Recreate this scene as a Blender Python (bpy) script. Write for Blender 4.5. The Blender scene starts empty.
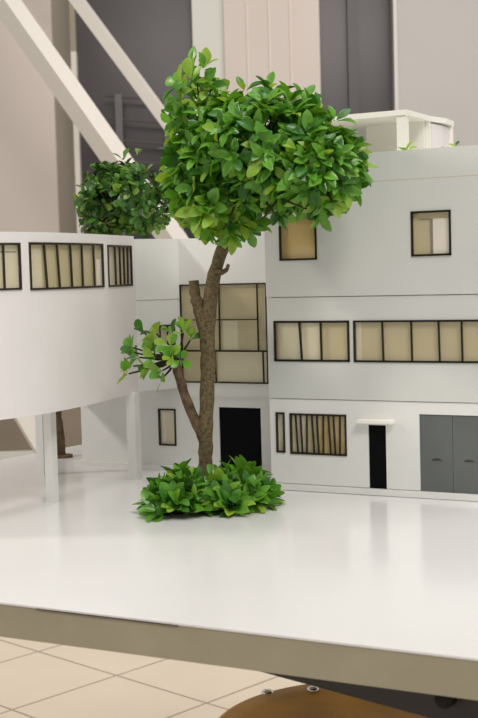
import bpy, bmesh, math, random
from mathutils import Vector, Matrix

C = bpy.context.scene.collection
ZO = 0.80                      # the white board's top stands 0.80 m above the floor
PI = math.pi

# ------------------------------------------------------------------ materials
MATS = {}
def mat(name, col, rough=.5, spec=.5, metal=0, noise=0, nscale=40, bump=0, bscale=200, trans=0, coat=0):
    m = bpy.data.materials.new(name); m.use_nodes = True
    nt = m.node_tree; N = nt.nodes; b = N['Principled BSDF']
    b.inputs['Base Color'].default_value = (*col, 1)
    b.inputs['Roughness'].default_value = rough
    b.inputs['Specular IOR Level'].default_value = spec
    b.inputs['Metallic'].default_value = metal
    b.inputs['Coat Weight'].default_value = coat
    b.inputs['Coat Roughness'].default_value = .08
    tc = N.new('ShaderNodeTexCoord')
    if noise:
        t = N.new('ShaderNodeTexNoise'); t.inputs['Scale'].default_value = nscale; t.inputs['Detail'].default_value = 5
        nt.links.new(tc.outputs['Object'], t.inputs['Vector'])
        r = N.new('ShaderNodeValToRGB')
        r.color_ramp.elements[0].position = .3; r.color_ramp.elements[1].position = .7
        r.color_ramp.elements[0].color = (*[c * (1 - noise) for c in col], 1)
        r.color_ramp.elements[1].color = (*[min(1, c * (1 + noise)) for c in col], 1)
        nt.links.new(t.outputs['Fac'], r.inputs['Fac']); nt.links.new(r.outputs['Color'], b.inputs['Base Color'])
    if bump:
        t = N.new('ShaderNodeTexNoise'); t.inputs['Scale'].default_value = bscale; t.inputs['Detail'].default_value = 4
        nt.links.new(tc.outputs['Object'], t.inputs['Vector'])
        bp = N.new('ShaderNodeBump'); bp.inputs['Strength'].default_value = bump; bp.inputs['Distance'].default_value = .002
        nt.links.new(t.outputs['Fac'], bp.inputs['Height']); nt.links.new(bp.outputs['Normal'], b.inputs['Normal'])
    if trans:
        tr = N.new('ShaderNodeBsdfTranslucent'); tr.inputs['Color'].default_value = (min(1, col[0] * 2.2), min(1, col[1] * 1.7), col[2], 1)
        mx = N.new('ShaderNodeMixShader'); mx.inputs[0].default_value = trans
        nt.links.new(b.outputs[0], mx.inputs[1]); nt.links.new(tr.outputs[0], mx.inputs[2])
        nt.links.new(mx.outputs[0], N['Material Output'].inputs[0])
    MATS[name] = m
    return m

M_card   = mat('white_card', (.785, .78, .75), .55, .35, noise=.015, nscale=25)
M_drum   = mat('white_coated_card', (.83, .785, .775), .5, .35, noise=.015, nscale=20)
M_grey   = mat('pale_grey_card', (.645, .65, .615), .55, .35, noise=.02, nscale=18)
M_board  = mat('white_lacquer', (.775, .765, .755), .17, .5, noise=.012, nscale=12)
M_edge   = mat('beige_edge_band', (.36, .315, .225), .45, .35, noise=.06, nscale=25)
M_black  = mat('black_line', (.012, .009, .0028), .5, .3)
M_brown  = mat('dark_brown_line', (.030, .022, .014), .5, .3)
M_door   = mat('black_card', (.003, .003, .004), .6, .08)
M_garage = mat('dark_grey_card', (.125, .135, .130), .55, .35, noise=.06, nscale=30)
M_mark   = mat('charcoal_line', (.05, .053, .05), .6, .2)
M_int    = mat('beige_interior', (.62, .54, .34), .6, .2)
M_pale   = mat('pale_interior', (.82, .76, .59), .6, .2)
M_gold   = mat('golden_interior', (.70, .52, .22), .6, .2)
M_white_i= mat('white_interior', (.95, .90, .84), .6, .2)
M_greyi  = mat('grey_interior', (.22, .20, .19), .6, .2)
M_cream  = mat('cream_card', (.92, .895, .82), .55, .3)
M_bark   = mat('bark', (.150, .112, .058), .8, .2, noise=.45, nscale=320, bump=1, bscale=520)
M_bark2  = mat('dark_bark', (.13, .085, .05), .8, .2, noise=.5, nscale=120, bump=1, bscale=420)
M_twig   = mat('twig', (.035, .03, .015), .7, .2)
LEAF = [mat('leaf_green', (.125, .345, .032), .32, .5, noise=.25, nscale=90, trans=.22),
        mat('leaf_deep', (.045, .17, .018), .32, .5, noise=.25, nscale=90, trans=.18),
        mat('leaf_lime', (.27, .46, .05), .35, .5, noise=.2, nscale=90, trans=.3)]
LEAF_D = [mat('leaf_dull', (.065, .18, .022), .3, .5, noise=.3, nscale=90, trans=.15),
          mat('leaf_bottle', (.028, .085, .015), .3, .5, noise=.3, nscale=90, trans=.1),
          mat('leaf_olive', (.16, .28, .035), .3, .5, noise=.2, nscale=90, trans=.2)]
M_wallL  = mat('pinkish_plaster', (.52, .465, .43), .8, .2, noise=.04, nscale=1.5)
M_pink   = mat('pink_beige_board', (.54, .485, .45), .7, .2, noise=.03, nscale=2)
M_strip  = mat('pale_grey_paint', (.56, .56, .52), .6, .3)
M_wallR  = mat('grey_plaster', (.445, .43, .42), .8, .2, noise=.03, nscale=1.2)
M_glass  = mat('dark_glass', (.058, .053, .058), .3, .25, noise=.15, nscale=1.2)
M_frameD = mat('dark_frame', (.03, .028, .032), .4, .4)
M_frameW = mat('white_frame', (.78, .74, .68), .5, .4)
M_beam   = mat('white_steel', (.56, .535, .49), .5, .4)
M_cab    = mat('taupe_laminate', (.20, .165, .125), .5, .3, noise=.1, nscale=3)
M_rail   = mat('grey_metal', (.085, .078, .083), .4, .5)
M_wood   = mat('lacquered_wood', (.74, .38, .045), .32, .15, noise=.25, nscale=9)
M_chrome = mat('chrome', (.85, .85, .85), .08, .5, metal=1)
M_table  = mat('charcoal_laminate', (.045, .041, .038), .5, .35, noise=.08, nscale=20)
M_rubber = mat('black_rubber', (.008, .008, .0028), .6, .3)

# clear acetate panes: mostly see-through with a clear reflection
def acetate(name, tint, opaq):
    m = bpy.data.materials.new(name); m.use_nodes = True
    nt = m.node_tree; N = nt.nodes; N.remove(N['Principled BSDF'])
    t = N.new('ShaderNodeBsdfTransparent'); t.inputs[0].default_value = (*tint, 1)
    d = N.new('ShaderNodeBsdfDiffuse'); d.inputs[0].default_value = (.62, .54, .36, 1)
    g = N.new('ShaderNodeBsdfGlossy'); g.inputs['Roughness'].default_value = .05
    m1 = N.new('ShaderNodeMixShader'); m1.inputs[0].default_value = opaq
    m2 = N.new('ShaderNodeMixShader')
    nt.links.new(t.outputs[0], m1.inputs[1]); nt.links.new(d.outputs[0], m1.inputs[2])
    m2.inputs[0].default_value = .045
    nt.links.new(m1.outputs[0], m2.inputs[1]); nt.links.new(g.outputs[0], m2.inputs[2])
    nt.links.new(m2.outputs[0], N['Material Output'].inputs[0])
    return m
M_pane = acetate('acetate', (.99, .985, .97), .06)

# tiled floor: grid rotated against the board, thin dark joints
def tile_mat():
    m = bpy.data.materials.new('floor_tiles'); m.use_nodes = True
    nt = m.node_tree; N = nt.nodes; b = N['Principled BSDF']
    b.inputs['Roughness'].default_value = .45; b.inputs['Specular IOR Level'].default_value = .35
    tc = N.new('ShaderNodeTexCoord')
    mp = N.new('ShaderNodeMapping'); mp.vector_type = 'TEXTURE'
    mp.inputs['Location'].default_value = (-1.7945, 2.7374, 0)
    mp.inputs['Rotation'].default_value = (0, 0, math.radians(-16.5))
    mp.inputs['Scale'].default_value = (.3365, .3365, 1)
    nt.links.new(tc.outputs['Object'], mp.inputs['Vector'])
    sp = N.new('ShaderNodeSeparateXYZ'); nt.links.new(mp.outputs[0], sp.inputs[0])
    def mth(op, a, bval):
        n = N.new('ShaderNodeMath'); n.operation = op
        nt.links.new(a, n.inputs[0])
        if isinstance(bval, (int, float)): n.inputs[1].default_value = bval
        else: nt.links.new(bval, n.inputs[1])
        return n.outputs[0]
    ds = []
    for ax in ('X', 'Y'):
        f = mth('FRACT', mth('ADD', sp.outputs[ax], .5), 0)
        ds.append(mth('ABSOLUTE', mth('SUBTRACT', f, .5), 0))
    dmin = mth('MINIMUM', ds[0], ds[1])
    line = mth('LESS_THAN', dmin, .0088)
    nz = N.new('ShaderNodeTexNoise'); nz.inputs['Scale'].default_value = 7; nz.inputs['Detail'].default_value = 6
    nt.links.new(tc.outputs['Object'], nz.inputs['Vector'])
    r = N.new('ShaderNodeValToRGB')
    r.color_ramp.elements[0].color = (.63, .54, .43, 1); r.color_ramp.elements[1].color = (.70, .605, .485, 1)
    nt.links.new(nz.outputs['Fac'], r.inputs['Fac'])
    mx = N.new('ShaderNodeMix'); mx.data_type = 'RGBA'
    nt.links.new(line, mx.inputs['Factor']); nt.links.new(r.outputs['Color'], mx.inputs[6])
    mx.inputs[7].default_value = (.26, .21, .16, 1)
    nt.links.new(mx.outputs[2], b.inputs['Base Color'])
    return m
M_tile = tile_mat()

# ------------------------------------------------------------------ helpers
def V(x, y, z): return Vector((x, y, z + ZO))          # z measured from the board's top
def world_loc(o):
    p = Vector((0, 0, 0))
    while o: p += o.location; o = o.parent
    return p
def obj(name, bm, material, parent=None, smooth=False):
    """Link a bmesh (in world coordinates) as ONE mesh object under its parent."""
    off = world_loc(parent) if parent else Vector((0, 0, 0))
    bmesh.ops.recalc_face_normals(bm, faces=bm.faces)
    if off.length: bmesh.ops.translate(bm, verts=bm.verts, vec=-off)
    me = bpy.data.meshes.new(name); bm.to_mesh(me); bm.free()
    for m in (material if isinstance(material, list) else [material]): me.materials.append(m)
    if smooth: me.polygons.foreach_set('use_smooth', [True] * len(me.polygons))
    o = bpy.data.objects.new(name, me); C.objects.link(o)
    if parent: o.parent = parent
    return o
def tag(o, label, cat, group=None):
    o['label'] = label; o['category'] = cat
    if group: o['group'] = group
    return o
def thing(name, label, cat, loc, group=None):
    o = bpy.data.objects.new(name, None); C.objects.link(o); o.location = loc; o.empty_display_size = .05
    return tag(o, label, cat, group)
def struct(name, bm, m):
    o = obj(name, bm, m); o['kind'] = 'structure'; return o
def hexa(bm, pts):
    v = [bm.verts.new(p) for p in pts]
    for q in ((0, 1, 2, 3), (7, 6, 5, 4), (0, 4, 5, 1), (1, 5, 6, 2), (2, 6, 7, 3), (3, 7, 4, 0)):
        bm.faces.new([v[i] for i in q])
    return v
def box(bm, x0, x1, y0, y1, z0, z1):
    return hexa(bm, [V(x0, y0, z0), V(x1, y0, z0), V(x1, y1, z0), V(x0, y1, z0), V(x0, y0, z1), V(x1, y0, z1), V(x1, y1, z1), V(x0, y1, z1)])
def boxes(*bs):
    bm = bmesh.new()
    for b in bs: box(bm, *b)
    return bm
def bevel(bm, w, seg=2):
    bmesh.ops.bevel(bm, geom=list(bm.edges), offset=w, segments=seg, affect='EDGES', profile=.6); return bm
def prism(bm, pts, z0, z1):
    a = [bm.verts.new(V(x, y, z0)) for x, y in pts]; b = [bm.verts.new(V(x, y, z1)) for x, y in pts]
    n = len(pts)
    bm.faces.new(a[::-1]); bm.faces.new(b)
    for i in range(n): bm.faces.new((a[i], a[(i + 1) % n], b[(i + 1) % n], b[i]))
def grid(bm, F, us, zs, holes, t, d0=0.0):
    """A card of thickness t whose outer face follows F(u, z, depth); holes are cut right through."""
    us = sorted(set(round(u, 5) for u in us + [h[i] for h in holes for i in (0, 1)]))
    zs = sorted(set(round(z, 5) for z in zs + [h[i] for h in holes for i in (2, 3)]))
    def solid(i, j):
        if not (0 <= i < len(us) - 1 and 0 <= j < len(zs) - 1): return False
        u = (us[i] + us[i + 1]) / 2; z = (zs[j] + zs[j + 1]) / 2
        return not any(h[0] < u < h[1] and h[2] < z < h[3] for h in holes)
    cache = {}
    def v(i, j, k):
        if (i, j, k) not in cache: cache[i, j, k] = bm.verts.new(F(us[i], zs[j], d0 + (t if k else 0)))
        return cache[i, j, k]
    for i in range(len(us) - 1):
        for j in range(len(zs) - 1):
            if not solid(i, j): continue
            bm.faces.new((v(i, j, 0), v(i + 1, j, 0), v(i + 1, j + 1, 0), v(i, j + 1, 0)))
            bm.faces.new((v(i, j + 1, 1), v(i + 1, j + 1, 1), v(i + 1, j, 1), v(i, j, 1)))
            if not solid(i - 1, j): bm.faces.new((v(i, j, 1), v(i, j, 0), v(i, j + 1, 0), v(i, j + 1, 1)))
            if not solid(i + 1, j): bm.faces.new((v(i + 1, j, 0), v(i + 1, j, 1), v(i + 1, j + 1, 1), v(i + 1, j + 1, 0)))
            if not solid(i, j - 1): bm.faces.new((v(i, j, 0), v(i, j, 1), v(i + 1, j, 1), v(i + 1, j, 0)))
            if not solid(i, j + 1): bm.faces.new((v(i, j + 1, 1), v(i, j + 1, 0), v(i + 1, j + 1, 0), v(i + 1, j + 1, 1)))
    return bm
def lin(a, b, n): return [a + (b - a) * i / n for i in range(n + 1)]
def bar(bm, F, ua, za, ub, zb, w, d0, d1):
    """A thin strip of width w on surface F from (ua,za) to (ub,zb), d0 proud to d1 deep."""
    L = math.hypot(ub - ua, zb - za); nx, nz = -(zb - za) / L * w / 2, (ub - ua) / L * w / 2
    n = max(1, int(abs(ub - ua) / .012))
    prev = None
    for i in range(n + 1):
        t = i / n; u = ua + (ub - ua) * t; z = za + (zb - za) * t
        ring = [bm.verts.new(F(u + nx, z + nz, d0)), bm.verts.new(F(u - nx, z - nz, d0)), bm.verts.new(F(u - nx, z - nz, d1)), bm.verts.new(F(u + nx, z + nz, d1))]
        if prev:
            for k in range(4): bm.faces.new((prev[k], prev[(k + 1) % 4], ring[(k + 1) % 4], ring[k]))
        else: bm.faces.new(ring[::-1])
        prev = ring
    bm.faces.new(prev)
def sheet(F, u0, u1, z0, z1, d, t=.0006):
    bm = bmesh.new(); grid(bm, F, lin(u0, u1, max(1, int((u1 - u0) / .008))), [z0, z1], [], t, d); return bm
def tube(bm, pts, rad, n=8, wob=0, rng=None, cap=True):
    """A tapered, slightly knobbly tube through pts."""
    pts = [Vector(p) for p in pts]; rings = []
    ref = Vector((.13, 1, .21)).normalized()
    for i, p in enumerate(pts):
        d = (pts[min(i + 1, len(pts) - 1)] - pts[max(i - 1, 0)]).normalized()
        a = d.cross(ref).normalized(); b = d.cross(a)
        r = rad[i] if isinstance(rad, (list, tuple)) else rad
        rings.append([bm.verts.new(p + (a * math.cos(2 * PI * k / n) + b * math.sin(2 * PI * k / n)) * r * (1 + (rng.uniform(-wob, wob) if wob else 0))) for k in range(n)])
    for r0, r1 in zip(rings, rings[1:]):
        for k in range(n): bm.faces.new((r0[k], r0[(k + 1) % n], r1[(k + 1) % n], r1[k]))
    if cap: bm.faces.new(rings[0][::-1]); bm.faces.new(rings[-1])
def smooth_path(P, n=5):
    P = [Vector(p) for p in P]; E = [2 * P[0] - P[1]] + P + [2 * P[-1] - P[-2]]; out = []
    for i in range(1, len(E) - 2):
        a, b, c, d = E[i - 1:i + 3]
        for k in range(n):
            t = k / n
            out.append(.5 * (2 * b + (c - a) * t + (2 * a - 5 * b + 4 * c - d) * t * t + (3 * b - a - 3 * c + d) * t ** 3))
    out.append(P[-1]); return out

# ------------------------------------------------------------------ the room
FW = Vector((-.4569, .8895, 0)); RT = Vector((.8895, .4569, 0))   # away from / across the viewer
def R(s, d, z): p = RT * s + FW * d; return V(p.x, p.y, z)
def rbox(bm, s0, s1, d0, d1, z0, z1):
    hexa(bm, [R(s0, d0, z0), R(s1, d0, z0), R(s1, d1, z0), R(s0, d1, z0), R(s0, d0, z1), R(s1, d0, z1), R(s1, d1, z1), R(s0, d1, z1)])
def rb(*bs):
    bm = bmesh.new()
    for b in bs: rbox(bm, *b)
    return bm
TOP = 2.4
bm = bmesh.new(); rbox(bm, -4.5, 4.5, -2.5, 8.3, -.86, -.80)
fl = struct('floor', bm, M_tile)
# object coordinates of the tile pattern are world coordinates (object sits at the origin)
struct('wall_left', rb((-4.5, -1.006, 7.2, 8.0, -.80, TOP)), M_wallL)
struct('pillar_side_shade', rb((-1.006, -1.000, 7.2, 8.0, -.80, TOP)), mat('taupe_shade', (.36, .32, .265), .7, .2))  # thin slab on the pillar's right side, its shade put into the colour
struct('trim_1', rb((-1.034, -.968, 7.99, 8.06, -.80, 1.66)), M_frameW)
struct('trim_3', rb((-1.034, -.968, 7.99, 8.06, 1.66, TOP)), MATS['taupe_shade'])
struct('trim_2', rb((-.232, -.038, 7.86, 8.1, -.80, TOP)), M_strip)
bm = rb((-.038, .547, 7.83, 8.1, -.80, TOP))
struct('wall_middle', bm, M_pink)
struct('wall_right', rb((1.015, 4.5, 7.9, 8.1, -.80, TOP)), M_wallR)
w = struct('window_1', rb((-.99, -.22, 8.06, 8.12, -.80, TOP)), M_glass)
w = struct('window_2', rb((.54, 1.03, 8.06, 8.12, -.80, TOP)), M_glass)
bm = rb((.735, .80, 8.0, 8.06, -.80, TOP)); struct('trim_4', bm, M_frameD)
struct('edge_highlight', rb((1.008, 1.03, 7.88, 7.92, -.80, TOP)), M_strip)  # paler strip painted as the highlight along the right wall's edge
bm = bmesh.new()
for s in (.10, .235, .365):
    rbox(bm, s, s + .012, 7.822, 7.84, -.80, TOP)
struct('trim_6', bm, mat('pink_batten', (.61, .545, .50), .7, .2))

# the steel braces
def beam(name, label, s0, z0, d0, s1, z1, d1, w, h, rot, grp=None):
    a = R(s0, d0, z0); b = R(s1, d1, z1); ax = (b - a).normalized()
    n = (-FW).cross(ax).normalized(); m = ax.cross(n).normalized()
    q = Matrix.Rotation(rot, 3, ax); n = q @ n; m = q @ m
    bm = bmesh.new()
    hexa(bm, [p + n * (w / 2 * i) + m * (h / 2 * j) for p in (a, b) for i, j in ((-1, -1), (1, -1), (1, 1), (-1, 1))])
    o = obj(name, bm, M_beam); tag(o, label, 'beam', grp); return o
def through(p0, p1, z): t = (z - p0[1]) / (p1[1] - p0[1]); return p0[0] + (p1[0] - p0[0]) * t
b1a, b1b = (-1.055, 1.555), (-.531, .766)
beam('steel_brace', 'thick white steel brace sloping down across the pinkish pillar at the upper left', through(b1a, b1b, 2.3), 2.3, 6, through(b1a, b1b, -.74), -.74, 6, .093, .093, math.radians(-48))
b2a, b2b = (-.784, 1.675), (-.316, 1.007)
beam('steel_brace', 'thin white steel brace sloping across the dark window towards the big tree crown', through(b2a, b2b, 2.3), 2.3, 6.6, through(b2a, b2b, -.75), -.75, 6.6, .058, .058, math.radians(-72))
b3a, b3b = (-.687, -.19), (-.627, -.300)
beam('steel_brace', 'white slanting brace seen under the curved gallery behind its front column', through(b3a, b3b, .02), .02, 4, through(b3a, b3b, -.77), -.77, 4, .062, .05, math.radians(-20))

t = thing('low_cabinet', 'low taupe cabinet with a pale strip, seen far behind under the curved gallery', 'cabinet', RT * -1.6 + FW * 6.8)
obj('body', rb((-3.2, -.62, 6.6, 7.0, -.80, -.25)), M_cab, t)
obj('strip', rb((-3.2, -.62, 6.585, 6.6, -.70, -.655)), M_strip, t)
t = thing('stair_railing', 'faint grey railing seen in the dark glass, built before it between the two braces', 'railing', RT * -.62 + FW * 7.93)  # faint railing image in the glass, built as solid bars in front
for s, nm in ((-.705, 'post'), (-.40, 'post')):
    obj(nm, rb((s - .022, s + .022, 7.90, 7.94, -.80, 1.375)), M_rail, t)
for z in (1.36, 1.22, 1.09, .965):
    bm = bmesh.new(); tube(bm, [R(-.79, 7.92, z + .012), R(-.37, 7.92, z - .03)], .008, 6); obj('rail', bm, M_rail, t)

# ------------------------------------------------------------------ tables and stool
tb = bmesh.new()
TA = math.radians(-16.87)
def T(u, v, z):       # the dark table's own frame: u along its front edge, v away from the viewer
    return V(-.4006 + u * math.cos(TA) - v * math.sin(TA), .8786 + u * math.sin(TA) + v * math.cos(TA), z)
def tbox(bm, u0, u1, v0, v1, z0, z1):
    hexa(bm, [T(u0, v0, z0), T(u1, v0, z0), T(u1, v1, z0), T(u0, v1, z0), T(u0, v0, z1), T(u1, v0, z1), T(u1, v1, z1), T(u0, v1, z1)])
t = thing('support_table', 'dark charcoal table under the white board, its edge peeking out lower right', 'table', T(.1, .4, -.80))
bm = bmesh.new(); tbox(bm, -.50, 1.35, 0, .75, -.072, -.0275); obj('tabletop', bm, M_table, t)
bm = bmesh.new()
bmesh.ops.create_cone(bm, cap_ends=True, segments=20, radius1=.0075, radius2=.0065, depth=.012, matrix=Matrix.Translation(T(.135, -.004, -.052)) @ Matrix.Rotation(PI / 2, 4, 'X'))
obj('bumper', bm, M_rubber, t, True)
for u, v in ((1.25, .06), (1.25, .69), (.45, .06), (.45, .69)):
    bm = bmesh.new(); tbox(bm, u - .025, u + .025, v - .025, v + .025, -.80, -.072); obj('leg', bm, M_table, t)

t = thing('base_board', 'thick white lacquered board with beige edge carrying the house model', 'board', V(-.3, 1.2, -.0275))
E0, E1 = (-1.166, .769), (.45, .769)
bm = bmesh.new(); prism(bm, [(-1.166, .769), (.45, .769), (.45, 1.95), (-1.02, 1.95)], -.0015, 0); obj('top_sheet', bm, M_board, t)
bm = bmesh.new(); prism(bm, [(-1.166, .7695), (.45, .7695), (.45, 1.949), (-1.02, 1.949)], -.0275, -.0015); obj('edge_core', bm, M_edge, t)
bm = boxes((-.575, -.45, .7686, .7696, -.0021, -.0014)); obj('open_joint', bm, M_brown, t)

t = thing('wooden_stool', 'glossy brown wooden stool with chrome bolts tucked under the table', 'stool', V(-.60, 1.492, -.80))
SC, SA = (-.600, 1.492), 0
def sup(th, a, n=2.0):
    c, s = math.cos(th), math.sin(th)
    r = a / ((abs(c) ** n + abs(s) ** n) ** (1 / n)); return r
bm = bmesh.new(); rings = []
prof = [(0, -.020), (.35, -.018), (.62, -.011), (.82, -.003), (.94, .0), (.985, -.003), (1.0, -.010), (.99, -.024), (.93, -.030), (.0, -.032)]
NS = 72
for f, z in prof:
    if f == 0: rings.append([bm.verts.new(V(SC[0], SC[1], -.344 + z))]); continue
    rg = []
    for k in range(NS):
        th = 2 * PI * k / NS; r = sup(th, .200) * f
        rg.append(bm.verts.new(V(SC[0] + r * math.cos(th + SA), SC[1] + r * math.sin(th + SA), -.344 + z)))
    rings.append(rg)
for r0, r1 in zip(rings, rings[1:]):
    for k in range(NS):
        if len(r0) == 1: bm.faces.new((r0[0], r1[k], r1[(k + 1) % NS]))
        elif len(r1) == 1: bm.faces.new((r0[k], r1[0], r0[(k + 1) % NS]))
        else: bm.faces.new((r0[k], r1[k], r1[(k + 1) % NS], r0[(k + 1) % NS]))
obj('seat', bm, M_wood, t, True)
for x, y in ((-.7755, 1.5705), (-.722, 1.609), (-.485, 1.33), (-.54, 1.31)):
    bm = bmesh.new(); bmesh.ops.create_uvsphere(bm, u_segments=16, v_segments=8, radius=.0095, matrix=Matrix.Translation(V(x, y, -.346)) @ Matrix.Diagonal((1, 1, .55, 1)))
    obj('bolt', bm, M_chrome, t, True)
for dx, dy in ((-.1, -.08), (.1, -.08), (-.09, .1), (.1, .1)):
    bm = bmesh.new(); tube(bm, [V(SC[0] + dx, SC[1] + dy, -.378), V(SC[0] + dx * 1.35, SC[1] + dy * 1.35, -.80)], .012, 12); obj('leg', bm, M_chrome, t, True)

# ------------------------------------------------------------------ the house model
H = thing('house_model', 'white card model of a modernist house with black framed windows', 'model house', V(-.63, 1.35, 0))
YW, YC = 1.297, 1.382
def FWg(u, z, d): return V(u, YW + d, z)
def FC(u, z, d): return V(u, YC + d, z)
# --- curved gallery plan
PL = [(-.905, .90), (-.865, .93), (-.83, .975), (-.804, 1.027), (-.7925, 1.086), (-.793, 1.154), (-.8045, 1.235), (-.8185, 1.303), (-.8222, 1.326)]
QP = [Vector((p.x, p.y)) for p in smooth_path([(x, y, 0) for x, y in PL], 12)]
QS = [0]
for a, b in zip(QP, QP[1:]): QS.append(QS[-1] + (b - a).length)
def plan(u):
    u = min(max(u, 0), QS[-1] - 1e-6)
    i = max(k for k in range(len(QS) - 1) if QS[k] <= u)
    w = (u - QS[i]) / (QS[i + 1] - QS[i]); p = QP[i].lerp(QP[i + 1], w)
    a, b = QP[max(i - 1, 0)], QP[min(i + 2, len(QP) - 1)]; tn = (b - a).normalized()
    return p, Vector((tn.y, -tn.x))                    # outward normal faces +X
def FD(u, z, d):
    p, n = plan(u); p = p - n * d
    return V(p.x, p.y, z)
UD = QS[-1]
CA, CB = Vector((-.8222, 1.326)), Vector((-.7915, 1.382))
CL = (CB - CA).length; ct = (CB - CA) / CL; cn = Vector((ct.y, -ct.x))
def FK(u, z, d): p = CA + ct * u - cn * d; return V(p.x, p.y, z)

def window(F, u0, u1, z0, z1, mull=(), hbars=(), w=.0021, wm=.0016, fm=M_black, im=M_int, slant=0, extra=(), depth=.0034, prd=-.0012):
    """Frame with its glazing bars (part); pane and interior panel are sub-parts."""
    bm = bmesh.new(); h = w / 2
    for (a, b, c, d) in ((u0 - h, z0, u1 + h, z0), (u0 - h, z1, u1 + h, z1), (u0, z0, u0, z1), (u1, z0, u1, z1)):
        bar(bm, F, a, b, c, d, w, prd, .0010)
    for m in mull:
        if isinstance(m, tuple): bar(bm, F, m[0], m[2], m[1], m[3], wm, prd, .0007)
        else: bar(bm, F, m + slant, z1, m - slant, z0, wm, prd, .0007)
    for (a, b, z) in hbars: bar(bm, F, a, z, b, z, wm, prd, .0007)
    o = obj('window', bm, fm, H)
    obj('pane', sheet(F, u0, u1, z0, z1, .0008, .0003), M_pane, o)
    obj('interior_panel', sheet(F, u0 - .003, u1 + .003, z0 - .003, z1 + .003, depth), im, o)
    for (a, b, c, d, m, dd) in extra:
        obj('interior_strip', sheet(F, a, b, c, d, dd, .0008), m, o)
    return o

# --- base plate, right wing
obj('base_plate', boxes((-.6275, -.30, YW - .0035, 1.60, .0005, .0072)), M_card, H)
obj('base_plate', boxes((-.958, -.6275, YC - .006, 1.56, 0, .0062)), M_card, H)
WX0, WX1 = -.6282, -.30
hg = [(-.6195, -.6105, .0442, .0884), (-.602, -.5346, .0432, .0878), (-.5076, -.4871, .0079, .0783), (-.4484, -.3746, .0079, .0918)]
bm = bmesh.new(); grid(bm, FWg, [WX0, WX1], [.0079, .1051], hg, .004); obj('ground_floor_wall', bm, M_card, H)
hm_ = [(-.6187, -.5284, .1492, .1930), (-.5213, -.345, .1490, .1930)]
bm = bmesh.new(); grid(bm, FWg, [WX0, WX1], [.1058, .2206], hm_, .005, -.0012); obj('middle_floor_wall', bm, M_grey, H)
ht = [(-.6087, -.5648, .2634, .3095), (-.4519, -.4097, .2636, .3096)]
bm = bmesh.new(); grid(bm, FWg, [WX0, WX1], [.2213, .3449], ht, .0062, -.0022); obj('top_floor_wall', bm, M_grey, H)
bm = bmesh.new(); grid(bm, FWg, [WX0, WX1], [.3453, .3766], [], .0058, -.0018); obj('parapet', bm, M_grey, H)
def shifted(F, k): return lambda u, z, d: F(u, z, d - k)
obj('joint_strip', boxes((WX0, WX1, YW - .0019, YW + .002, .3446, .3455)), mat('beige_strip', (.50, .42, .28), .6, .2), H)
obj('side_wall', boxes((WX0, WX0 + .004, YW + .005, 1.60, .0072, .3766), (WX1 - .004, WX1, YW + .005, 1.60, .0072, .3766), (WX0 + .004, WX1 - .004, 1.596, 1.60, .0072, .3766)), M_grey, H)
obj('roof', boxes((WX0 + .004, WX1 - .004, YW + .005, 1.596, .362, .366)), M_card, H)

F1, F2 = shifted(FWg, .0012), shifted(FWg, .0022)
window(FWg, -.6195, -.6105, .0442, .0884, w=.0022, fm=M_brown, im=M_pale)
gm = lin(-.602, -.5346, 10)
window(FWg, -.602, -.5346, .0432, .0878, mull=[(gm[i] - .0006 * (i % 3), gm[i] + .0012 * ((i * 2) % 3 - .5), .0878, .0432) for i in range(1, 10)], w=.0022, wm=.0017, fm=M_brown, im=M_gold, depth=.0024,
       extra=[(-.6005, gm[3], .0445, .0868, M_pale, .0018), (gm[3], gm[5], .0445, .0868, M_int, .0018)])
window(F1, -.6187, -.5284, .1492, .1930, mull=[(-.5878, -.5855, .193, .1492), (-.5617, -.5612, .193, .1492)], w=.0024, wm=.0021, im=M_int,
       extra=[(-.616, -.588, .150, .192, M_pale, .0028), (-.5945, -.5905, .1545, .192, M_greyi, .0034), (-.612, -.5945, .1565, .159, M_greyi, .0034), (-.586, -.563, .150, .192, M_pale, .0028)])
window(F1, -.5213, -.345, .1490, .1930, mull=[(-.4884, -.4876, .193, .149), (-.4552, -.4546, .193, .149), (-.4244, -.4235, .193, .149), (-.3990, -.3984, .193, .149), (-.3705, -.370, .193, .149)], w=.0022, wm=.0018, im=M_int,
       extra=[(-.520, -.5145, .150, .192, M_pale, .0028)])
window(F2, -.6087, -.5648, .2634, .3095, w=.0022, im=M_gold)
window(F2, -.4519, -.4097, .2636, .3096, w=.0022, im=M_int,
       extra=[(-.4295, -.4105, .265, .302, M_white_i, .0026), (-.4325, -.4295, .265, .302, M_greyi, .0024), (-.445, -.4325, .3012, .3022, M_greyi, .0024)])

def plain_door(u0, u1, z0, z1, F):
    return obj('door', sheet(F, u0, u1, z0, z1, .0015, .001), M_door, H)
plain_door(-.5076, -.4871, .0072, .0783, FWg)
bm = boxes((-.5180, -.4760, YW - .009, YW - .0002, .0805, .0850)); bevel(bm, .0008); obj('canopy', bm, M_cream, H)
for u0, u1, uh in ((-.4484, -.4117, -.4292), (-.4113, -.3746, -.3937)):
    g = obj('garage_door', sheet(FWg, u0, u1, .0072, .0918, .0012, .0012), M_garage, H)
    bm = bmesh.new()
    arc = [FWg(uh + (k / 8 - .5) * .011, .0432 - .0012 * (k / 8 - .5) ** 2 * 4, .0008) for k in range(9)]
    tube(bm, arc, [.0003 + .0006 * math.sin(PI * k / 8) for k in range(9)], 6); obj('handle', bm, M_mark, g)

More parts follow.
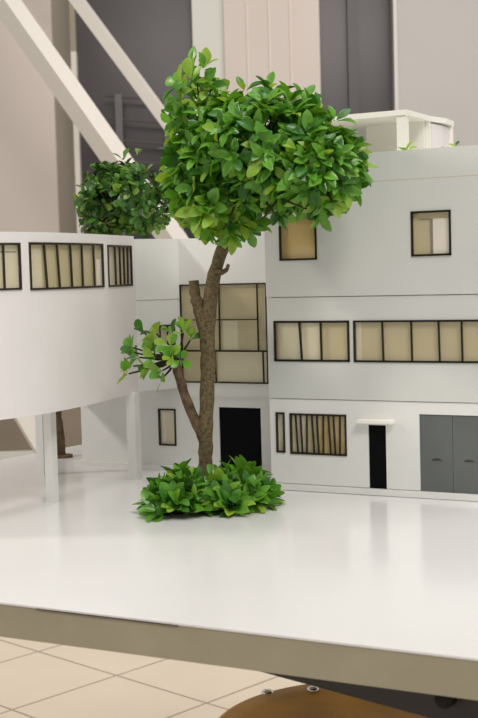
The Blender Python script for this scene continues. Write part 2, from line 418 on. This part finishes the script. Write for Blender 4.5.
# --- central recessed part
hc = [(-.8274, -.8037, .0328, .0782), (-.7402, -.6820, .0062, .0832)]
bm = bmesh.new(); grid(bm, FC, [-.948, WX0 + .004], [.0062, .0970], hc, .004); obj('central_ground_wall', bm, M_card, H)
hb = [(-.7905, -.6705, .1142, .2364)]
bm = bmesh.new(); grid(bm, FC, [-.7935, WX0 + .004], [.1058, .2946], hb, .004); obj('central_wall', bm, M_card, H)
bm = bmesh.new(); grid(bm, FC, [-.7935, WX0 + .004], [.0970, .1058], [], .0055, -.0015); obj('string_course', bm, M_card, H)
obj('side_wall', boxes((-.948, -.944, YC + .004, 1.56, .0062, .1058), (-.935, -.931, YC + .001, 1.56, .1058, .2946), (-.944, WX0, 1.556, 1.56, .0062, .2946), (-.931, -.7935, YC, YC + .004, .1058, .2946)), M_card, H)
obj('roof', boxes((-.931, WX0, YC + .004, 1.556, .288, .2915)), M_card, H)
obj('floor_slab', boxes((-.948, -.7935, YC, 1.556, .0970, .1052)), M_card, H)
window(FC, -.8274, -.8037, .0328, .0782, w=.0021, im=M_pale, fm=M_brown,
       extra=[(-.826, -.820, .034, .077, M_white_i, .0026)])
window(FC, -.7905, -.6705, .1142, .2364, w=.0016, wm=.0013, im=M_int,
       mull=[(-.7352, -.7362, .2364, .1540), (-.6826, -.6827, .2364, .1540), (-.7432, -.7426, .1540, .1142), (-.6767, -.6763, .1540, .1142)],
       hbars=[(-.7905, -.6826, .1925), (-.7905, -.6705, .1540), (-.7905, -.6705, .1533)],
       extra=[(-.733, -.712, .155, .191, M_pale, .0028), (-.7415, -.671, .1155, .1525, M_pale, .0028)])
plain_door(-.7402, -.6820, .0062, .0832, FC)

# --- link panel between the gallery and the central wall
hk = [(CL * .36, CL * .845, .1625, .1866)]
bm = bmesh.new(); grid(bm, FK, [0, CL], [.1065, .2192], hk, .004); obj('link_wall', bm, M_card, H)
bm = bmesh.new(); grid(bm, FK, [0, CL], [.2196, .2950], [], .0045, -.0005); obj('link_wall', bm, M_card, H)
window(FK, CL * .36, CL * .845, .1625, .1866, mull=[CL * .52, CL * .69], w=.0018, wm=.0010, im=M_pale)

# --- curved gallery on columns
GT = .2985
hd = [(.112, .1988, .2398, .2860), (.2136, .3660, .2388, .2866), (.3815, .4585, .2388, .2856)]
bm = bmesh.new(); grid(bm, FD, lin(0, UD, 46), [.1065, GT], hd, .004); obj('gallery_wall', bm, M_drum, H, False)
out = [plan(u)[0] for u in lin(0, UD, 30)]
inn = [plan(u)[0] - plan(u)[1] * .004 for u in lin(0, UD, 30)]
poly = [(p.x, p.y) for p in inn] + [(-.8222, 1.378), (-.965, 1.378), (-.965, .93)]
bm = bmesh.new(); prism(bm, poly, .1068, .1115); obj('gallery_floor', bm, M_card, H)
bm = bmesh.new(); prism(bm, poly, .290, .2935); obj('gallery_roof', bm, M_card, H)
obj('gallery_back_wall', boxes((-.969, -.965, .926, 1.382, .1065, GT), (-.965, -.825, 1.378, 1.382, .1065, .2950), (-.965, -.905, .896, .900, .1065, GT)), M_drum, H)
window(FD, .112, .1988, .2398, .2860, mull=[.133, .155, .1774], w=.0022, wm=.0018, fm=M_brown, im=M_pale,
       extra=[(.114, .197, .2775, .2785, M_greyi, .0028)])
window(FD, .2136, .3660, .2388, .2866, mull=[(.2362, .2395, .2866, .2388), (.2589, .2622, .2866, .2388), (.2853, .287, .2866, .2388), (.3111, .3115, .2866, .2388), (.3409, .3415, .2866, .2388)],
       w=.0024, wm=.0020, fm=M_brown, im=M_int, extra=[(.215, .2185, .240, .2785, M_white_i, .0028), (.2185, .2355, .240, .285, M_pale, .0030), (.355, .364, .240, .270, M_white_i, .0026)])
window(FD, .3815, .4585, .2388, .2856, mull=[(.4035, .4045, .2856, .2388), (.4195, .4200, .2856, .2388), (.4335, .434, .2856, .2388), (.4470, .4455, .2856, .2388)], w=.0024, wm=.0026, fm=M_brown, im=M_pale)
for x, y, a in ((-.8256, 1.142, .0102), (-.9546, 1.3025, .0112), (-.8195, 1.307, .0125)):
    obj('column', boxes((x - a / 2, x + a / 2, y - a / 2, y + a / 2, 0, .1068)), M_card, H)

# --- roof pavilion
zp = .366
pv = [(-.62, 1.335), (-.4705, 1.335), (-.4675, 1.414), (-.4595, 1.444), (-.462, 1.482), (-.62, 1.482)]
p = obj('pavilion_roof', (lambda b: (prism(b, pv, .4188, .4248), b)[1])(bmesh.new()), M_cream, H)
for x, y, s in ((-.4770, 1.3415, .0105), (-.4715, 1.412, .005), (-.4645, 1.476, .005)):
    obj('pavilion_post', boxes((x - s / 2, x + s / 2, y - s / 2, y + s / 2, zp, .4188)), M_cream, H)
obj('pavilion_wall', boxes((-.545, -.474, 1.405, 1.409, zp, .4188)), M_cream, H)
bm = bmesh.new(); prism(bm, [(-.4735, 1.3475), (-.4705, 1.3475), (-.4705, 1.409), (-.4735, 1.409)], zp, .3775); obj('pavilion_sill', bm, M_cream, H)
bm = bmesh.new(); prism(bm, [(-.4715, 1.4150), (-.4685, 1.4150), (-.4640, 1.444), (-.4650, 1.4735), (-.4680, 1.4735), (-.4670, 1.444)], zp, .4165); obj('pavilion_wall', bm, M_drum, H)
obj('pavilion_wall', boxes((-.62, -.468, 1.478, 1.482, zp, .4188)), M_cream, H)
obj('roof_box', boxes((-.56, -.5405, 1.37, 1.385, zp, .388)), M_greyi, H)

# ------------------------------------------------------------------ plants
def leaf(bm, p, d, nrm, L, W, mi, rng, curl=.25, fold=.18, round_=False):
    d = d.normalized(); s = d.cross(nrm)
    if s.length < 1e-4: s = d.orthogonal()
    s.normalize(); n = s.cross(d).normalized()
    prof = [(0, .06), (.2, .30), (.45, .78), (.68, 1.0), (.88, .78), (1, .16)] if round_ else [(0, .07), (.18, .42), (.38, .88), (.60, 1.0), (.82, .72), (.95, .34), (1, .10)]
    rows = []
    for t_, w_ in prof:
        c = p + d * (L * t_) - n * (curl * L * t_ * t_)
        k = W / 2 * w_
        rows.append((bm.verts.new(c - s * k + n * k * fold * 2), bm.verts.new(c), bm.verts.new(c + s * k + n * k * fold * 2)))
    for a, b in zip(rows, rows[1:]):
        for i in (0, 1):
            f = bm.faces.new((a[i], a[i + 1], b[i + 1], b[i])); f.material_index = mi; f.smooth = True
def rosette(bm, p, axis, rng, n, L, W, wts, tilt=(35, 80), round_=False):
    axis = axis.normalized(); a = axis.orthogonal().normalized(); b = axis.cross(a); ph = rng.uniform(0, 2 * PI)
    for k in range(n):
        th = ph + 2 * PI * k / n + rng.uniform(-.4, .4); tl = math.radians(rng.uniform(*tilt))
        rad = a * math.cos(th) + b * math.sin(th)
        d = axis * math.cos(tl) + rad * math.sin(tl)
        nr = axis * math.sin(tl) - rad * math.cos(tl) + Vector((rng.uniform(-.3, .3),) * 3)
        s = rng.uniform(.75, 1.15)
        leaf(bm, p + d * L * .12, d, nr, L * s, W * s * rng.uniform(.85, 1.1), rng.choices((0, 1, 2), wts)[0], rng, rng.uniform(.05, .35), rng.uniform(.05, .3), round_)
def rdir(rng):
    while True:
        v = Vector((rng.uniform(-1, 1), rng.uniform(-1, 1), rng.uniform(-1, 1)))
        if .05 < v.length < 1: return v.normalized()
def crown(lobes, rng, spacing, L, W, wts, up=.45, inner=True, limit=None, nleaf=(4, 7), rounded=False):
    bm = bmesh.new(); tips = []
    for li, (c, r, w_) in enumerate(lobes):
        c = V(*c); area = 4 * PI * ((r[0] * r[1]) ** 1.6 / 3 + (r[0] * r[2]) ** 1.6 / 3 + (r[1] * r[2]) ** 1.6 / 3) ** (1 / 1.6)
        for lay, frac in ((1.0, 1.0), (.78, .55)) if inner else ((1.0, 1.0),):
            for _ in range(int(area / spacing ** 2 * frac)):
                d = rdir(rng); q = Vector((d.x * r[0], d.y * r[1], d.z * r[2])) * lay * rng.uniform(.9, 1.05)
                pt = c + q; ok = True
                for lj, (c2, r2, _w) in enumerate(lobes):
                    if lj == li: continue
                    e = pt - V(*c2)
                    if (e.x / r2[0]) ** 2 + (e.y / r2[1]) ** 2 + (e.z / r2[2]) ** 2 < .62: ok = False; break
                if limit and not limit(pt): ok = False
                if w_ is not None and c.z > ZO + .40 and rng.random() < .42: ok = False
                if not ok: continue
                nrm = Vector((d.x / r[0], d.y / r[1], d.z / r[2])).normalized()
                ax = (nrm + Vector((0, 0, up)) + rdir(rng) * .5).normalized()
                rosette(bm, pt, ax, rng, rng.randint(*nleaf), L, W * (1.15 if w_ else 1), w_ or wts, (30, 78), rounded or (w_ is not None and c.z > ZO + .40))
                tips.append((c.copy(), pt))
    return bm, tips

# --- the big tree
rng = random.Random(7)
TX, TY = -.668, 1.212
tree = thing('topiary_tree', 'tall artificial tree with brown forked trunk and big bright green crown before the facade', 'tree', V(TX, TY, 0))
bm = bmesh.new()
tp = smooth_path([V(-.671, TY, 0), V(-.6685, TY, .034), V(-.6665, TY, .067), V(-.664, TY, .111), V(-.661, TY, .156), V(-.660, TY, .189), V(-.655, TY, .227), V(-.648, TY, .254), V(-.637, TY, .281), V(-.622, TY, .312), V(-.60, TY, .345), V(-.575, 1.20, .38)], 5)
n = len(tp); tr = []
for i in range(n):
    q = i / (n - 1)
    tr.append((.0082 - .0010 * q if q < .3 else .0080 + .0004 * math.sin(q * 20) if q < .5 else .0083 - .0055 * (q - .5) * 1.4) * (1 + .05 * math.sin(i * 1.7)))
tube(bm, tp, tr, 14, .09, rng)
trunk = obj('trunk', bm, M_bark, tree, True)
bm = bmesh.new(); sp_ = smooth_path([V(-.6605, TY - .002, .176), V(-.664, TY - .004, .197), V(-.669, TY - .005, .214), V(-.672, TY - .005, .229), V(-.673, TY - .005, .243)], 4)
tube(bm, sp_, [.0072 - .0018 * i / (len(sp_) - 1) + .0006 * math.sin(i * 2.1) for i in range(len(sp_))], 12, .1, rng); obj('cut_branch', bm, M_bark, tree, True)
bm = bmesh.new(); bp_ = smooth_path([V(-.666, TY, .060), V(-.674, TY - .004, .083), V(-.684, TY - .008, .109), V(-.691, TY - .010, .133), V(-.694, TY - .012, .153), V(-.692, TY - .012, .170)], 4)
tube(bm, bp_, [.0062 - .0016 * i / (len(bp_) - 1) + .0004 * math.sin(i * 1.9) for i in range(len(bp_))], 12, .1, rng); side = obj('side_branch', bm, M_bark2, tree, True)
bm = bmesh.new(); tube(bm, smooth_path([V(-.649, TY - .002, .2525), V(-.638, TY - .006, .2515), V(-.631, TY - .008, .2535), V(-.628, TY - .008, .2595)], 3), [.005, .0045, .004, .0035, .003, .0026, .0024, .002, .0022, .0015], 8, .1, rng); obj('knot', bm, M_bark2, tree, True)
lobes = [((-.580, 1.195, .382), (.070, .058, .050), None),
         ((-.523, 1.195, .355), (.044, .050, .038), None),
         ((-.654, 1.195, .423), (.022, .032, .038), (.4, .25, .35)),
         ((-.638, 1.195, .360), (.037, .042, .042), None),
         ((-.636, 1.195, .322), (.030, .034, .024), (.5, .1, .4)),
         ((-.575, 1.195, .343), (.046, .042, .016), None),
         ((-.608, 1.195, .302), (.012, .016, .008), (.5, .1, .4))]
lim = lambda p: p.y < 1.275
bm, tips = crown(lobes, rng, .0160, .0215, .0102, (.58, .29, .13), .55, True, lim)
# a few loose sprays sticking out of the outline
for x, z, dx, dz in ((-.674, .452, -.6, 1), (-.664, .472, -.3, 1), (-.640, .464, .5, .8), (-.672, .430, -1, .4), (-.670, .408, -1, .2), (-.602, .440, .2, 1), (-.567, .438, .1, 1), (-.535, .424, .3, 1), (-.497, .400, .6, .8), (-.484, .368, 1, .2), (-.487, .335, 1, -.4),
                      (-.612, .292, .5, -1), (-.600, .296, .9, -.8), (-.648, .303, -.4, -1), (-.664, .316, -.5, -1), (-.664, .335, -1, -.3), (-.52, .312, .4, -.9), (-.556, .315, .1, -1), (-.497, .320, .8, -.6), (-.676, .352, -1, 0), (-.56, .318, -.5, -.8)):
    rosette(bm, V(x, 1.195 + rng.uniform(-.02, .02), z), Vector((dx, -.5, dz)), rng, rng.randint(3, 5), .0205, .0115, (.5, .2, .3), (20, 65))
fo = obj('foliage', bm, LEAF, tree)
bm = bmesh.new()
hub = [V(-.60, 1.2, .345), V(-.62, 1.2, .315), V(-.575, 1.2, .375), V(-.64, 1.2, .40), V(-.53, 1.2, .36)]
for c_, pt in tips[::4]:
    h = min(hub, key=lambda q: (q - pt).length)
    m = h.lerp(pt, .5) + Vector((rng.uniform(-.008, .0028), rng.uniform(-.008, .0028), rng.uniform(-.012, .002)))
    tube(bm, [h, m, pt], [.0016, .0011, .0006], 5)
for a in ((-.575, .335, -.548, .306), (-.575, .335, -.515, .312), (-.50, .335, -.487, .318), (-.595, .335, -.606, .296), (-.545, .33, -.566, .303)):
    tube(bm, [V(a[0], 1.17, a[1]), V(a[2], 1.16, a[3])], [.0013, .0009], 5)
obj('branches', bm, M_twig, tree)
# the little tuft on the side branch
bm = bmesh.new(); tw = bmesh.new()
root = V(-.693, TY - .012, .160)
for x, z, dy, k in ((-.750, .141, -.01, 3), (-.748, .164, 0, 3), (-.740, .185, .01, 2), (-.737, .171, -.02, 4), (-.741, .150, -.015, 4), (-.725, .166, .01, 4), (-.722, .146, -.01, 4), (-.715, .176, -.01, 4), (-.708, .160, -.02, 4),
                    (-.704, .184, .01, 3), (-.700, .146, -.02, 3), (-.690, .172, -.02, 4), (-.684, .186, 0, 4), (-.676, .178, .0, 3), (-.676, .158, -.022, 3), (-.730, .184, .02, 2), (-.748, .158, .01, 3), (-.712, .136, .0, 2), (-.684, .162, -.028, 4)):
    pt = V(x, TY - .012 + dy, z)
    ax = (pt - root).normalized() + Vector((0, -.5, .5))
    rosette(bm, pt, ax, rng, k + 1, .0155, .0112, (.55, .2, .25), (15, 75), True)
    tube(tw, [root, root.lerp(pt, .5) + Vector((0, 0, -.003)), pt], [.0018, .0014, .0009], 6)
tf = obj('leaf_tuft', bm, LEAF, tree); obj('tuft_stems', tw, M_twig, tree)

# --- the tree behind the gallery
rng = random.Random(21)
t2 = thing('topiary_tree', 'smaller darker artificial tree with round crown rising behind the curved gallery', 'tree', V(-1.024, 1.44, 0))
bm = bmesh.new()
rp = smooth_path([V(-1.026, 1.44, 0), V(-1.027, 1.44, .04), V(-1.028, 1.44, .075), V(-1.012, 1.445, .16), V(-.985, 1.45, .25), V(-.955, 1.46, .30), V(-.93, 1.465, .345)], 4)
tube(bm, rp, [.0085 - .0045 * i / (len(rp) - 1) for i in range(len(rp))], 12, .1, rng); obj('trunk', bm, M_bark2, t2, True)
bm = bmesh.new(); prism(bm, [(-1.022 + .017 * math.cos(k * PI / 12), 1.438 + .014 * math.sin(k * PI / 12)) for k in range(24)], 0, .0035); obj('root_disc', bm, M_bark2, t2)
lob2 = [((-.932, 1.465, .357), (.048, .042, .040), None), ((-.888, 1.465, .350), (.032, .034, .034), None), ((-.952, 1.465, .342), (.026, .03, .03), None)]
bm, tips = crown(lob2, rng, .0170, .0160, .0100, (.5, .35, .15), .4, True, lambda p: p.z > ZO + .314, (4, 6), True)
for x, z, dx, dz in ((-.915, .405, 0, 1), (-.893, .410, .1, 1), (-.882, .385, .4, 1), (-.855, .358, 1, .5), (-.862, .372, .8, .6), (-.973, .383, -1, .5), (-.982, .357, -1, 0), (-.978, .335, -1, -.3), (-.955, .392, -.3, 1), (-.857, .345, 1, 0), (-.868, .318, 1, -.5)):
    rosette(bm, V(x, 1.455, z), Vector((dx, -.4, dz)), rng, rng.randint(3, 4), .0155, .0095, (.45, .3, .25), (20, 65), True)
obj('foliage', bm, LEAF_D, t2)
bm = bmesh.new()
for c_, pt in tips[::4]: tube(bm, [V(-.94, 1.465, .335), pt], [.0013, .0006], 5)
obj('branches', bm, M_twig, t2)

# --- the two shrubs at the trunk's foot
def shrub(label, cx, cy, rx, ry, h, seed, keepout):
    rng = random.Random(seed)
    t = thing('leafy_shrub', label, 'shrub', V(cx, cy, 0), 'shrubs at the foot of the big tree')
    bm = bmesh.new(); tw = bmesh.new()
    k = 0
    while k < 64:
        a = rng.uniform(0, 2 * PI); q = math.sqrt(rng.random())
        x = cx + rx * q * math.cos(a); y = cy + ry * q * math.sin(a); z = .004 + (h - .004) * (1 - q * q) * rng.uniform(.2, 1)
        if (x - keepout[0]) ** 2 + (y - keepout[1]) ** 2 < .015 ** 2: continue
        k += 1
        ax = Vector(((x - cx) / rx * .9, (y - cy) / ry * .9, 1.0 - .35 * q)).normalized()
        n0 = len(bm.verts)
        rosette(bm, V(x, y, z), ax, rng, rng.randint(4, 6), .0240, .0112, (.62, .24, .14), (12, 66))
        bm.verts.ensure_lookup_table()
        for v in bm.verts[n0:]:
            if v.co.z < ZO + .0008: v.co.z = ZO + .0008 + rng.uniform(0, .0006)
        tube(tw, [V(cx + (x - cx) * .6, cy + (y - cy) * .6, .0006), V(x, y, z)], [.0013, .0009], 5)
    obj('foliage', bm, LEAF, t); obj('stems', tw, M_twig, t)
shrub('low leafy green shrub left of the big trunk foot, under the side branch', -.660, 1.137, .022, .032, .034, 3, (TX, TY))
shrub('low leafy green shrub right of the big trunk foot, before the black door', -.616, 1.183, .025, .042, .036, 5, (TX, TY))

# --- sprigs in the roof garden
def sprig(label, x, y, z, seed, n, L, mats, grp='sprigs in the roof garden'):
    rng = random.Random(seed)
    t = thing('roof_sprig', label, 'plant', V(x, y, .366), grp)
    tw = bmesh.new(); tube(tw, [V(x, y, .366), V(x, y, z)], .0009, 5); obj('stem', tw, M_twig, t)
    bm = bmesh.new(); rosette(bm, V(x, y, z), Vector((0, -.2, 1)), rng, n, L, L * .5, (.5, .1, .4), (35, 70)); obj('leaves', bm, mats, t)
sprig('bright green sprig behind the parapet beside the pavilion front post', -.4680, 1.325, .377, 2, 5, .0130, LEAF)
sprig('small dark sprig behind the parapet in front of the pavilion curved end', -.4335, 1.325, .375, 4, 4, .009, LEAF_D)
sprig('small green sprig on the roof, the rightmost one past the pavilion', -.4120, 1.325, .379, 6, 4, .0085, LEAF)

# ------------------------------------------------------------------ light
w = bpy.data.worlds.new('World'); bpy.context.scene.world = w; w.use_nodes = True
w.node_tree.nodes['Background'].inputs[0].default_value = (1.0, .98, .945, 1)
w.node_tree.nodes['Background'].inputs[1].default_value = .45
def area(name, loc, target, size, sy, power, col):
    l = bpy.data.lights.new(name, 'AREA'); l.shape = 'RECTANGLE'; l.size = size; l.size_y = sy; l.energy = power; l.color = col
    o = bpy.data.objects.new(name, l); C.objects.link(o); o.location = loc
    o.rotation_euler = (Vector(target) - Vector(loc)).to_track_quat('-Z', 'Y').to_euler(); return o
area('unseen_lamp', (-.2, 1.0, 3.2), (-.5, 1.2, .8), 1.6, .8, 20, (1, .97, .92))
area('unseen_lamp', (1.7, -.8, 4.1), (-.7, 1.25, .95), 1.3, 1.0, 82, (1, .965, .92))
area('unseen_lamp', (-2.6, .1, 2.35), (-.75, 1.35, .95), .25, .25, 24, (1, .93, .86))
area('unseen_lamp', (-1.4, 2.4, 3.4), (-4.0, 7.0, 1.2), 2.0, 1.2, 85, (1, .93, .86))  # added out of view, aimed to brighten the far pillar
area('unseen_lamp', (-1.2, 5.4, 3.2), (-3.0, 7.0, .9), 2.2, 1.0, 36, (1, .93, .88))  # second added lamp, brightens the back wall from nearby

# ------------------------------------------------------------------ camera
cam = bpy.data.cameras.new('camera'); co = bpy.data.objects.new('camera', cam); C.objects.link(co)
pitch, roll, yaw = math.radians(3.912), math.radians(1.5505), math.radians(-27.189)
right = Vector((math.cos(-yaw), math.sin(-yaw), 0)); fwd0 = Vector((-math.sin(-yaw), math.cos(-yaw), 0))
fwd = fwd0 * math.cos(pitch) - Vector((0, 0, math.sin(pitch))); down = -fwd0 * math.sin(pitch) - Vector((0, 0, math.cos(pitch)))
rx = right * math.cos(roll) + down * math.sin(roll); dn = -right * math.sin(roll) + down * math.cos(roll)
m = Matrix((rx, -dn, -fwd)).transposed().to_4x4(); m.translation = V(0, 0, .25); co.matrix_world = m
cam.sensor_fit = 'VERTICAL'; cam.sensor_height = 24; cam.sensor_width = 24 * 478 / 718; cam.lens = 1258.7 * 24 / 718
cam.clip_start = .02
cam.dof.use_dof = True; cam.dof.focus_distance = 1.45; cam.dof.aperture_fstop = 13
bpy.context.scene.camera = co
vs = bpy.context.scene.view_settings
bpy.context.scene.display_settings.display_device = 'sRGB'
vs.view_transform = 'Standard'; vs.look = 'None'; vs.gamma = 1; vs.exposure = 0; vs.use_curve_mapping = False
